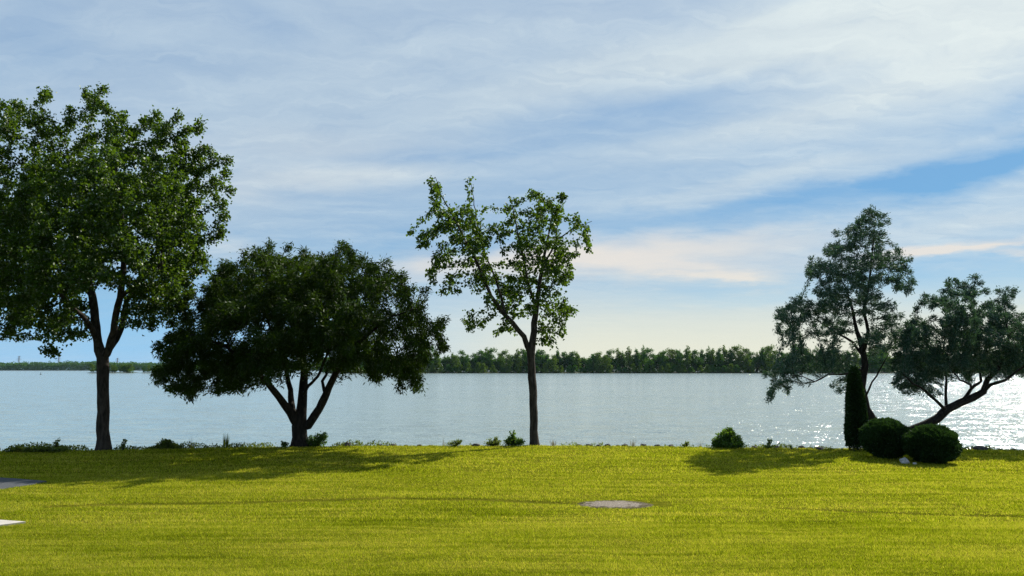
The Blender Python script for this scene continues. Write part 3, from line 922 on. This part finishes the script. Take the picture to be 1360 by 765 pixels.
def blob_shell(c, r, n, L, Wd, bump=0.1, freq=2.2, thick=0.14, seed=0, cone=False, lumps=0):
    """foliage of a dense evergreen: short sprays over a lumpy body, plus the body's inner mass"""
    d = rand_dirs(n)
    r = np.array(r, float)
    def rad_at(dd):
        off = np.array([mnoise.noise(Vector((x * freq + seed, y * freq, z * freq))) for x, y, z in dd])
        off2 = np.array([mnoise.noise(Vector((x * freq * 3 + seed, y * freq * 3, z * freq * 3))) for x, y, z in dd])
        return 1 + bump * off + bump * 0.5 * off2
    k = rad_at(d)
    depth = 1 - thick * rng.random(n) ** 1.5 + (rng.random(n) < 0.05) * rng.random(n) * 0.05
    P = d * r * (k * depth)[:, None]
    if cone:
        P = taper(P, d)
    nr = unit(d / r)
    A_ = unit(nr * 0.8 + rand_dirs(n) * 0.55 + np.array([0, 0, 0.35]))
    N_ = rand_dirs(n) + nr * 0.3
    sz = rng.uniform(0.6, 1.3, n) * np.where(rng.random(n) < 0.02, 1.9, 1.0)
    V, T = leaves(P, A_, N_, L * sz, Wd * np.minimum(sz, 1.3), fold=0.1)
    # inner mass
    import bmesh
    bm = bmesh.new(); bmesh.ops.create_icosphere(bm, subdivisions=4, radius=1)
    cv = np.array([v_.co for v_ in bm.verts]); cf = np.array([[v_.index for v_ in f_.verts] for f_ in bm.faces]); bm.free()
    ck = rad_at(cv)
    CV = cv * r * (ck * (1 - thick * 0.75))[:, None]
    if cone:
        CV = taper(CV, cv)
    V2 = np.concatenate([V, CV]); T2 = np.concatenate([T, cf + len(V)])
    return V2 + np.array(c), T2


def stem_geo(c, h, r, n=5, spread=0.3):
    g = []
    for k in range(n):
        a_ = rng.random() * 2 * PI
        e = np.array([math.cos(a_) * spread * rng.random(), math.sin(a_) * spread * rng.random(), h * rng.uniform(0.6, 1)])
        g.append(tube(np.array([[0, 0, -0.05], e * 0.5 + rng.normal(0, 0.02, 3), e]) + np.array(c), [r, r * 0.7, r * 0.35], 6))
    return join_geo(g)


def clipped(name, label, px, py, w_m, h_m, cat, n, seed, cone=False, dY=0.0, group=None):
    b = G(px, py); b[1] += dY
    root = empty(name, tuple(b), label, cat, group)
    V, T = blob_shell((0, 0, h_m / 2 + (0.02 if not cone else 0.03)), (w_m / 2, w_m / 2, h_m / 2), n, 0.06, 0.028, bump=0.16 if not cone else 0.10, freq=2.2 if not cone else 3.5, thick=0.10 if not cone else 0.22, seed=seed, cone=cone)
    link('foliage', mesh_np('foliage', V, tris=T), M['cedar'], root)
    V, q = stem_geo((0, 0, 0), h_m * 0.5, 0.035, 4, w_m * 0.12)
    link('stem', mesh_np('stem', V, quads=q, smooth=True), M['bark_dark'], root)
    return root


D_ = 21.2
clipped('round_bush', 'clipped dark evergreen ball, left one of the pair before the leaning trees', 1183, 610, 1.33, 1.06, 'bush', 42000, 3.0, dY=0.2, group='clipped evergreen balls')
clipped('round_bush', 'clipped dark evergreen ball, right and nearer one of the pair before the leaning trees', 1242, 615.5, 1.37, 0.97, 'bush', 42000, 11.0, dY=0.15, group='clipped evergreen balls')
clipped('columnar_evergreen', 'narrow dark column shaped evergreen beside the left clipped ball', 1133.5, 597, 0.66, 2.62, 'shrub', 42000, 5.0, cone=True, dY=-0.3)


def leafy(name, label, px, py, lobes, n, leafm, L, Wd, cat='bush', dY=0.0, nst=6, stick=0.15, group=None, leaf_sig=0.5):
    """wild shrub: lobes as (dx, z, rx, rz) in metres about the base, stems into every lobe, leaves round the stems' ends"""
    b = G(px, py); b[1] += dY
    b[2] = float(lawn_z(b[0], b[1]))
    root = empty(name, tuple(b), label, cat, group)
    w = np.array([l[2] * l[3] for l in lobes]); w = w / w.sum()
    ids = rng.choice(len(lobes), nst * len(lobes), p=w)
    tips = []
    g = []
    for i_ in ids:
        dx_, z_, rx, rz = lobes[i_]
        d = rand_dirs(1)[0] * rng.random() ** 0.4
        tip = np.array([dx_ + d[0] * rx, d[1] * rx, max(0.04, z_ + d[2] * rz)])
        tips.append(tip)
        mid = tip * np.array([0.35, 0.35, 0.55]) + rng.normal(0, 0.015, 3)
        g.append(tube(np.array([[tip[0] * 0.12, tip[1] * 0.12, -0.04], mid, tip]), [0.008, 0.006, 0.003], 4))
    V, q = join_geo(g)
    link('stem', mesh_np('stem', V, quads=q), M['bark_dark'], root)
    tips = np.array(tips)
    s_ = rng.integers(0, len(tips), n)
    sg = np.mean([min(l[2], l[3]) for l in lobes]) * leaf_sig * 0.6
    f_ = 1 - 0.5 * rng.random((n, 1)) ** 1.6
    P = tips[s_] * np.concatenate([f_, f_, f_], 1) + rng.normal(0, sg, (n, 3))
    P[:, 2] = np.abs(P[:, 2])
    A_ = unit(rand_dirs(n) + np.array([0, 0, 0.3])); N_ = rand_dirs(n) + np.array([0, 0, 0.6])
    sz = rng.uniform(0.6, 1.3, n)
    V, T = leaves(P, A_, N_, L * sz, Wd * sz)
    link('foliage', mesh_np('foliage', V, tris=T), leafm, root)
    return root


leafy('wild_bush', 'dark green rounded wild bush alone at the lawn edge, right of the middle poplar', 968, 594.5,
      [(0, .36, .36, .26), (-.26, .26, .24, .2), (.28, .24, .24, .2), (0, .16, .5, .16), (.08, .55, .18, .1), (-.42, .1, .12, .1), (.46, .1, .13, .1)], 9000, M['shrub'], 0.075, 0.05, nst=40, leaf_sig=0.35, dY=0.1)
leafy('sapling', 'leafy green suckers growing at the right foot of the willow trunk', 420, 592.5,
      [(.0, .22, .35, .22), (.25, .3, .15, .25), (.35, .35, .05, .25), (.1, .38, .06, .2), (-.2, .2, .15, .2)], 1600, M['shrub'], 0.075, 0.035, nst=14, dY=-0.1, cat='shrub', leaf_sig=0.4)
leafy('weed_clump', 'green pointed clump of weeds just left of the middle poplar trunk', 681, 591.5,
      [(0, .2, .3, .18), (.0, .4, .1, .14), (.25, .14, .2, .12), (-.2, .15, .18, .12), (.02, .55, .03, .06)], 1500, M['shrub'], 0.07, 0.045, nst=16, cat='weeds', leaf_sig=0.4)
leafy('weed_clump', 'pale straggly clump of weeds left of the green pointed clump by the middle poplar', 655, 591.5,
      [(0, .14, .28, .12), (-.2, .1, .15, .08), (.1, .24, .1, .06)], 700, M['weed'], 0.06, 0.035, nst=16, cat='weeds', leaf_sig=0.4)
leafy('weed_clump', 'flat pale clump of weeds with arching dry stems, between the willow and the middle poplar', 605, 592,
      [(0, .1, .32, .08), (.1, .2, .2, .04)], 500, M['weed'], 0.055, 0.03, nst=16, cat='weeds', leaf_sig=0.4)
leafy('low_shrub', 'low mounded yellow green shrub between the left poplar and the willow', 219, 596,
      [(0, .16, .32, .15), (-.35, .08, .3, .08), (.35, .07, .3, .08), (0, .28, .18, .07)], 2600, M['weed'], 0.07, 0.05, nst=20, leaf_sig=0.4, cat='shrub', dY=0.1)
leafy('seedling', 'small two-leaved seedling plant standing alone right of the dark rounded wild bush', 1021, 595,
      [(0, .1, .05, .08), (.02, .24, .1, .05), (0, .03, .25, .03)], 170, M['shrub'], 0.07, 0.045, nst=8, cat='plant')
leafy('seedling', 'thin leafy seedling just right of the left poplar trunk', 163, 598,
      [(0, .15, .07, .13), (.05, .3, .07, .05)], 120, M['weed'], 0.07, 0.045, nst=8, cat='plant')
leafy('seedling', 'upright green weed stalk just left of the left poplar trunk', 74, 599.5,
      [(0, .14, .06, .12), (.02, .34, .06, .12)], 180, M['weed'], 0.07, 0.045, nst=8, cat='plant')
leafy('seedling', 'small dark weed at the lawn edge just left of the willow trunk', 378, 594.5,
      [(0, .1, .14, .08), (-.08, .2, .05, .04)], 240, M['shrub'], 0.06, 0.04, nst=8, cat='plant')
leafy('seedling', 'small weed stalk left of the dark rounded wild bush', 912, 593,
      [(0, .1, .05, .09), (-.12, .06, .05, .05)], 120, M['weed'], 0.06, 0.04, nst=8, cat='plant')
leafy('seedling', 'small weed stalk midway between the rounded wild bush and the evergreen column', 1051, 596.5,
      [(0, .08, .04, .07)], 60, M['shrub'], 0.05, 0.03, nst=8, cat='plant')
leafy('low_shrub', 'low leafy shrub patch at the far left end of the lawn edge', 30, 601,
      [(-.3, .09, .3, .09), (.25, .09, .35, .08), (.7, .1, .3, .08), (1.2, .08, .3, .07)], 2600, M['weed'], 0.06, 0.045, nst=20, leaf_sig=0.4, cat='shrub', dY=0.05)


def tuft(name, label, px, py, h, n, spread, mat, dY=0.0, group=None):
    b = G(px, py); b[1] += dY; b[2] = float(lawn_z(b[0], b[1]))
    a_ = rng.random(n) * 2 * PI; rr = rng.random(n) * 0.08
    P = np.stack([np.cos(a_) * rr, np.sin(a_) * rr, np.full(n, -0.02)], -1)
    A_ = np.stack([np.cos(a_) * spread * rng.random(n), np.sin(a_) * spread * rng.random(n), np.ones(n)], -1)
    V, T = leaves(P, A_, rand_dirs(n), h * rng.uniform(0.5, 1.1, n), 0.014, fold=0.1, wide=0.3)
    o = link(name, mesh_np(name, V, tris=T), mat, None, tuple(b))
    return tag(o, label, 'grass tuft', group)


tuft('grass_tuft', 'tall spiky grass tuft between the low mounded shrub and the willow trunk', 300, 595, 0.55, 80, 0.22, M['weed'])
tuft('grass_tuft', 'sparse tall dry stalks right of the low mounded shrub', 252, 596, 0.45, 9, 0.1, M['straw'])
tuft('grass_tuft', 'reddish dry grass stalks midway between the middle poplar and the rounded wild bush', 841, 592.5, 0.32, 22, 0.4, M['straw'])
tuft('grass_tuft', 'thin grass sprouting right of the middle poplar trunk', 735, 592, 0.28, 26, 0.5, M['straw'])
tuft('grass_tuft', 'lone thin dry stalk left of the flat pale weed clump', 589, 592.5, 0.36, 6, 0.12, M['straw'])
tuft('grass_tuft', 'thin bent stalks just left of the rounded wild bush', 930, 593.5, 0.3, 9, 0.4, M['straw'])

# low ground cover along the whole edge
n = 60000
xs = rng.uniform(-24, 24, n)
ys = edge_y(xs) + 0.25 + rng.random(n) * 1.0
side = np.interp(xs, [-18, -11, -6, -3, 0, 24], [1.0, 1.0, 0.9, 0.5, 0.25, 0.22])
cl = np.clip((vnoise(xs, ys, 1.1, 3) * 0.6 + vnoise(xs, ys, 3.1, 5) * 0.4 - 0.62 + 0.36 * side) * 3.2, 0, 1)
k = rng.random(n) < cl
xs, ys, cl, side = xs[k], ys[k], cl[k], side[k]; n = len(xs)
hh = cl * (0.05 + 0.20 * side * vnoise(xs, ys, 0.9, 6))
P = np.stack([xs, ys, lawn_z(xs, ys) + (rng.random(n) ** 0.8) * (hh + np.minimum((ys - edge_y(xs)) * 0.22, 0.2))], -1)
V, T = leaves(P, unit(rand_dirs(n) + np.array([0, 0, .7])), rand_dirs(n) + np.array([0, 0, .4]), 0.07 * rng.uniform(.6, 1.4, n), 0.04 * rng.uniform(.6, 1.4, n))
tag(link('ground_cover', mesh_np('ground_cover', V, tris=T), M['weed']), 'low tangled weeds and creepers along the top of the bank', 'weeds', kind='stuff')


# ------------------------------------------------------------------ rocks
def rock_mesh(r, seed, flat=0.6):
    import bmesh
    bm = bmesh.new(); bmesh.ops.create_icosphere(bm, subdivisions=3, radius=1)
    for v_ in bm.verts:
        d = v_.co.normalized()
        k_ = 1 + 0.35 * mnoise.noise(d * 1.3 + Vector((seed, 0, 0))) + 0.14 * mnoise.noise(d * 3.5 + Vector((seed, 3, 0))) + 0.05 * mnoise.noise(d * 9 + Vector((seed, 3, 5)))
        v_.co = Vector((d.x * r * k_, d.y * r * k_ * 0.8, d.z * r * k_ * flat))
    me = bpy.data.meshes.new('rock'); bm.to_mesh(me); bm.free()
    return me


def rock(px, py, r, seed, mat, label, flat=0.6, group=None, dY=0.0):
    b = G(px, py); b[1] += dY
    b[2] = float(lawn_z(b[0], b[1])) + r * flat * 0.45
    o = link('rock', rock_mesh(r, seed, flat), mat, None, tuple(b))
    return tag(o, label, 'rock', group)


rock(461, 593.2, 0.105, 1, M['rock'], 'small dark pointed rock right of the willow at the lawn edge', 0.95)
rock(632, 592, 0.14, 2, M['rock'], 'low dark rock left of the pale straggly weed clump', 0.45)
rock(1188, 612, 0.12, 3, M['rock_pale'], 'bluish grey stone between the feet of the two clipped evergreen balls', 0.9, dY=-0.55)
rock(1202, 613.5, 0.06, 4, M['rock_pale'], 'small white stone right of the bluish grey stone', 0.6, dY=-0.5)
rock(1089, 597.3, 0.12, 5, M['rock'], 'low dark rock left of the evergreen column', 0.55)
rock(1302, 597.5, 0.22, 6, M['rock'], 'long low dark rock at the lawn edge right of the clipped balls', 0.4)
rock(795, 592.3, 0.07, 12, M['rock'], 'small dark rock right of the thin grass beside the middle poplar', 0.6)
GRP = 'small rocks of the bank showing above the lawn edge'
for k_, px in enumerate([472, 486, 503, 521, 538, 556, 571, 770, 783, 808, 822, 831, 856, 875, 893, 1005, 1035, 1068, 1108, 1272, 1286, 1320, 1334, 1352]):
    py = float(np.interp(px, [e_[0] for e_ in EDGE_PX], [e_[1] for e_ in EDGE_PX]))
    rock(px, py, rng.uniform(0.06, 0.12), 20 + k_, M['rock'], 'small dark rock half hidden at the top of the bank', rng.uniform(0.4, 0.6), GRP, dY=0.22)

# ------------------------------------------------------------------ far shores


def far_leaf_blob(lobes, n, L, seed):
    """lobes (x, y, z, rx, rz) in metres; leaf masses spread in the lobes' volume, denser outward"""
    w = np.array([l[3] * l[3] * l[4] for l in lobes]) ** 0.75; w = w / w.sum()
    ids = rng.choice(len(lobes), n, p=w)
    lb = np.array(lobes)[ids]
    d = rand_dirs(n) * (rng.random((n, 1)) ** 0.33)
    P = lb[:, :3] + d * np.stack([lb[:, 3], lb[:, 3], lb[:, 4]], -1) + rng.normal(0, 0.25, (n, 3))
    sz = rng.uniform(0.6, 1.4, n)
    return leaves(P, rand_dirs(n), rand_dirs(n) + np.array([0, 0, .4]), L * sz, L * 0.75 * sz)


def far_tree(kind, h, seed):
    r = random.Random(seed)
    lobes = []
    if kind == 'poplar':
        w = h * 0.17
        for k_ in range(14):
            z = h * (0.18 + 0.8 * k_ / 14); ww = w * math.sin(PI * min(1, (k_ + 2.2) / 15.5)) ** 0.7
            lobes.append((r.uniform(-1, 1) * ww * 0.55, r.uniform(-1, 1) * ww * 0.55, z, ww * r.uniform(.5, .85), h * 0.07))
        n = 1900
    elif kind == 'round':
        w = h * 0.34
        for k_ in range(26):
            a_ = r.random() * 2 * PI; z = r.random(); ww = w * math.sin(PI * (0.12 + 0.8 * z))
            lobes.append((math.cos(a_) * ww * r.random() ** .5, math.sin(a_) * ww * r.random() ** .5, h * (0.15 + 0.75 * z), w * r.uniform(.22, .42), h * r.uniform(.07, .12)))
        n = 3000
    else:
        w = h * 0.55
        for k_ in range(22):
            a_ = r.random() * 2 * PI; z = r.random() ** 1.3; ww = w * (1 - z * 0.6)
            lobes.append((math.cos(a_) * ww * r.random(), math.sin(a_) * ww * r.random(), h * (0.12 + 0.72 * z), w * r.uniform(.2, .38), h * r.uniform(.10, .18)))
        n = 1900
    V, T = far_leaf_blob(lobes, n, 0.62 if kind != 'shrub' else 0.5, seed)
    tr_ = tube(np.array([[0, 0, -0.6], [0.1, 0, h * 0.3], [0, 0.1, h * 0.75]]), [h * 0.016, h * 0.012, h * 0.004], 6)
    return (V, T), tr_


LBL = {'poplar': ('poplar_tree', 'slim pointed tree rising from the wooded far shore', 'tree', 'slim trees on the wooded far shore'),
       'round': ('broadleaf_tree', 'full rounded tree standing on the wooded far shore', 'tree', 'rounded trees on the wooded far shore'),
       'shrub': ('waterside_shrub', 'low spreading shrub at the water line of the wooded far shore', 'shrub', 'shrubs at the foot of the wooded far shore')}
protos = []
for i_, (kd, h_) in enumerate([('poplar', 17), ('poplar', 20), ('round', 16), ('round', 18.5), ('round', 14), ('shrub', 6), ('shrub', 7.5), ('poplar', 15)]):
    (V, T), (tv, tq) = far_tree(kd, h_, 40 + i_)
    protos.append((kd, mesh_np('crown', V, tris=T), mesh_np('trunk', tv, quads=tq, smooth=True)))
for i_, (kd, cm, tm) in enumerate(protos):
    cm.materials.append(M['farleaf'] if i_ % 3 else M['farleaf_b']); tm.materials.append(M['bark'])
yel = {}


def place_far(i_, x, y, z, s, rot, names=None, sz=1.0):
    kd, cm, tm = protos[i_]
    nm, lab, cat, grp = names or LBL[kd]
    r_ = empty(nm, (x, y, z), lab, cat, grp)
    r_.rotation_euler = (0, 0, rot); r_.scale = (s, s, s * sz)
    for nme, me in (('crown', cm), ('trunk', tm)):
        o = bpy.data.objects.new(nme, me); COL.objects.link(o); o.parent = r_
    return r_


SH_Y = 700.0
# height of the skyline in photo pixels above the water line along the right shore
SK_X = [430, 555, 575, 595, 620, 650, 680, 700, 720, 745, 770, 790, 815, 845, 865, 885, 905, 925, 945, 970, 985, 1005, 1035, 1100, 1200, 1300, 1420]
SK_H = [22, 29, 30, 24, 27, 31, 26, 27, 25, 27, 24, 22, 28, 32, 27, 28, 29, 34, 30, 37, 31, 32, 31, 30, 28, 26, 24]


def px_x(px, Y):
    return at(px, 494, Y)[0]


px = 425.0
k_ = 0
while px < 1430:
    k_ += 1
    Yt = SH_Y + rng.uniform(2, 26)
    hh = np.interp(px, SK_X, SK_H) * 1.12 * Yt / F * rng.uniform(0.72, 1.12)
    i_ = int(rng.choice([0, 1, 2, 3, 4, 7], p=[.17, .17, .20, .18, .14, .14]))
    h0 = [17, 20, 16, 18.5, 14, 6, 7.5, 15][i_]
    place_far(i_, px_x(px, Yt), Yt, WATER_Z + 0.9, hh / h0 * 1.0, rng.random() * 6.28)
    px += rng.uniform(4.5, 10.5)
px = 430.0
while px < 1430:
    Yt = SH_Y - 2 + rng.uniform(0, 3)
    place_far(int(rng.choice([5, 6])), px_x(px, Yt), Yt, WATER_Z + 0.5, rng.uniform(0.85, 1.35), rng.random() * 6.28)
    px += rng.uniform(7, 13)


def land(name, x0, x1, y0, y1, h, label):
    """low land rising out of the water"""
    nx = 60; ny = 8
    u = np.linspace(0, 1, nx); v = np.linspace(0, 1, ny)
    U, Vv = np.meshgrid(u, v)
    XX = x0 + (x1 - x0) * U
    YY = y0 + (y1 - y0) * Vv + (vnoise(XX, XX * 0, 0.03, 2) - 0.5) * 5 * (1 - Vv)
    e = np.minimum(np.minimum(U, 1 - U) * (x1 - x0) / 6, np.minimum(Vv, 1 - Vv) * (y1 - y0) / 5)
    ZZ = WATER_Z - 0.5 + (h + 0.5) * np.clip(e, 0, 1) ** 0.5
    idx = np.arange(nx * ny).reshape(ny, nx)
    q = np.stack([idx[:-1, :-1], idx[:-1, 1:], idx[1:, 1:], idx[1:, :-1]], -1).reshape(-1, 4)
    return tag(link(name, mesh_np(name, np.stack([XX, YY, ZZ], -1).reshape(-1, 3), quads=q, smooth=True), M['shore']), label, kind='structure')


M['shore'] = simple_mat('shore_soil', (0.012, 0.018, 0.010), (0.035, 0.045, 0.022), 0.3, 0.95, 0.2, 0.1)
land('far_shore', px_x(425, SH_Y), px_x(1440, SH_Y), SH_Y - 6, SH_Y + 70, 1.0, 'low wooded far shore')


def wood(name, label, px0, px1, Yc, dep, hfun, n, L, mat):
    x0, x1 = px_x(px0, Yc), px_x(px1, Yc)
    xs = rng.uniform(x0, x1, n)
    ys = Yc + rng.random(n) * dep
    hx = hfun(xs)
    lump = 0.62 + 0.5 * vnoise(xs, ys, 0.09, 3) + 0.22 * vnoise(xs, ys, 0.33, 6)
    zs = WATER_Z + 0.3 + rng.random(n) ** 0.8 * hx * lump
    P = np.stack([xs, ys, zs], -1); sz = rng.uniform(.6, 1.4, n)
    V, T = leaves(P, rand_dirs(n), rand_dirs(n) + np.array([0, 0, .4]), L * sz, L * .8 * sz)
    return tag(link(name, mesh_np(name, V, tris=T), mat), label, 'wood', kind='stuff')


wood('wood', 'dense wood filling in behind the trees of the far shore', 425, 1440, SH_Y + 16, 14, lambda x: x * 0 + 13.5, 140000, 1.0, M['farleaf'])
# far left shore, bluish with distance
FY = 1900.0
land('distant_shore', px_x(-500, FY), px_x(430, FY), FY - 10, FY + 200, 1.5, 'distant low shore at the left')
wood('distant_wood', 'distant blue green wood along the left horizon', -450, 430, FY, 40, lambda x: 17 + 4 * vnoise(x, x * 0, 0.012, 7), 90000, 2.6, M['farleaf'])
# two small wooded islands
NM = ('island_tree', 'small bushy tree on a low island in front of the distant shore', 'tree', 'trees on the low islands')
for (p0, p1, Yi) in ((112, 171, 730.0), (184, 330, 730.0)):
    land('island', px_x(p0, Yi), px_x(p1, Yi), Yi - 6, Yi + 30, 0.7, 'low wooded island')
    px = p0 + 2.5
    while px < p1 - 2:
        h_ = rng.uniform(6.5, 9) if px < 230 else rng.uniform(8, 13)
        if 115 < px < 125: h_ = 9.5
        i_ = int(rng.choice([2, 3, 4, 6]))
        h0 = [17, 20, 16, 18.5, 14, 6, 7.5, 15][i_]
        place_far(i_, px_x(px, Yi), Yi + rng.uniform(0, 12), WATER_Z + 0.4, h_ / h0, rng.random() * 6.28, NM)
        px += rng.uniform(2.5, 4.5)


def pylon(px, h, label):
    Yp = FY + 90
    x = px_x(px, Yp)
    g = []
    w = h * 0.09
    corners = [(-w, -w), (w, -w), (w, w), (-w, w)]
    rad = 0.32
    for cx_, cy_ in corners:
        g.append(tube([[cx_, cy_, 0], [cx_ * .35, cy_ * .35, h * .65], [cx_ * .15, cy_ * .15, h]], [rad, rad, rad], 4))
    for s_ in range(7):
        a0, a1 = s_ / 7, (s_ + 1) / 7
        f0, f1 = 1 - .85 * a0, 1 - .85 * a1
        for k2 in range(4):
            c0 = corners[k2]; c1 = corners[(k2 + 1) % 4]
            g.append(tube([[c0[0] * f0, c0[1] * f0, h * a0], [c1[0] * f1, c1[1] * f1, h * a1]], [rad * .6] * 2, 4))
    V, q = join_geo(g)
    root = empty('transmission_tower', (x, Yp, WATER_Z + 1.4), label, 'tower', 'power line towers on the distant shore')
    link('mast', mesh_np('mast', V, quads=q), M['steel'], root)
    for z_, wd in ((.72, .20), (.84, .17), (.95, .12)):
        V, q = join_geo([tube([[-h * wd, 0, h * z_], [0, 0, h * z_ + h * .015], [h * wd, 0, h * z_]], [rad * .8] * 3, 4), tube([[-h * wd, 0, h * z_], [0, 0, h * z_ - h * .03], [h * wd, 0, h * z_]], [rad * .5] * 3, 4)])
        link('crossarm', mesh_np('crossarm', V, quads=q), M['steel'], root)


pylon(24, 37, 'lattice tower over the distant wood, nearest the left frame edge')
pylon(77, 36, 'lattice tower rising over the distant wood close to the left of the tall poplar trunk')
pylon(155, 32, 'short lattice tower rising over the distant wood right of the tall poplar trunk')
# buoy on the river
p_ = gnd(54, 497.5, WATER_Z)
root = empty('buoy', tuple(p_), 'small dark marker buoy floating on the river left of the tall poplar', 'buoy')
V, q = tube([[0, 0, -.2], [0, 0, .0], [0, 0, .35], [0, 0, .5]], [.5, .62, .62, .3], 16)
link('float', mesh_np('float', V, quads=q), M['buoy'], root)
V, q = tube([[0, 0, .45], [0, 0, 1.2], [0, 0, 1.55], [0, 0, 1.6]], [.12, .1, .22, .02], 12)
link('topmark', mesh_np('topmark', V, quads=q), M['buoy'], root)

# ------------------------------------------------------------------ haze
HAZE = 0.000022
if HAZE > 0:
    x_, y0_, y1_, z0_, z1_ = 6200, -100, 6200, -5.5, 42
    V = np.array([(sx * x_, yy, zz_) for zz_ in (z0_, z1_) for yy in (y0_, y1_) for sx in (-1, 1)])
    q = [(0, 2, 3, 1), (4, 5, 7, 6), (0, 1, 5, 4), (1, 3, 7, 5), (3, 2, 6, 7), (2, 0, 4, 6)]
    m_, t, out = newmat('haze_air')
    pv = t.n('ShaderNodeVolumePrincipled')
    pv.inputs['Color'].default_value = (0.55, 0.78, 1.0, 1)
    pv.inputs['Density'].default_value = HAZE
    m_.node_tree.links.new(pv.outputs[0], out.inputs['Volume'])
    tag(link('haze', mesh_np('haze', V, quads=np.array(q)), m_), 'thin even air haze', 'haze', kind='stuff')
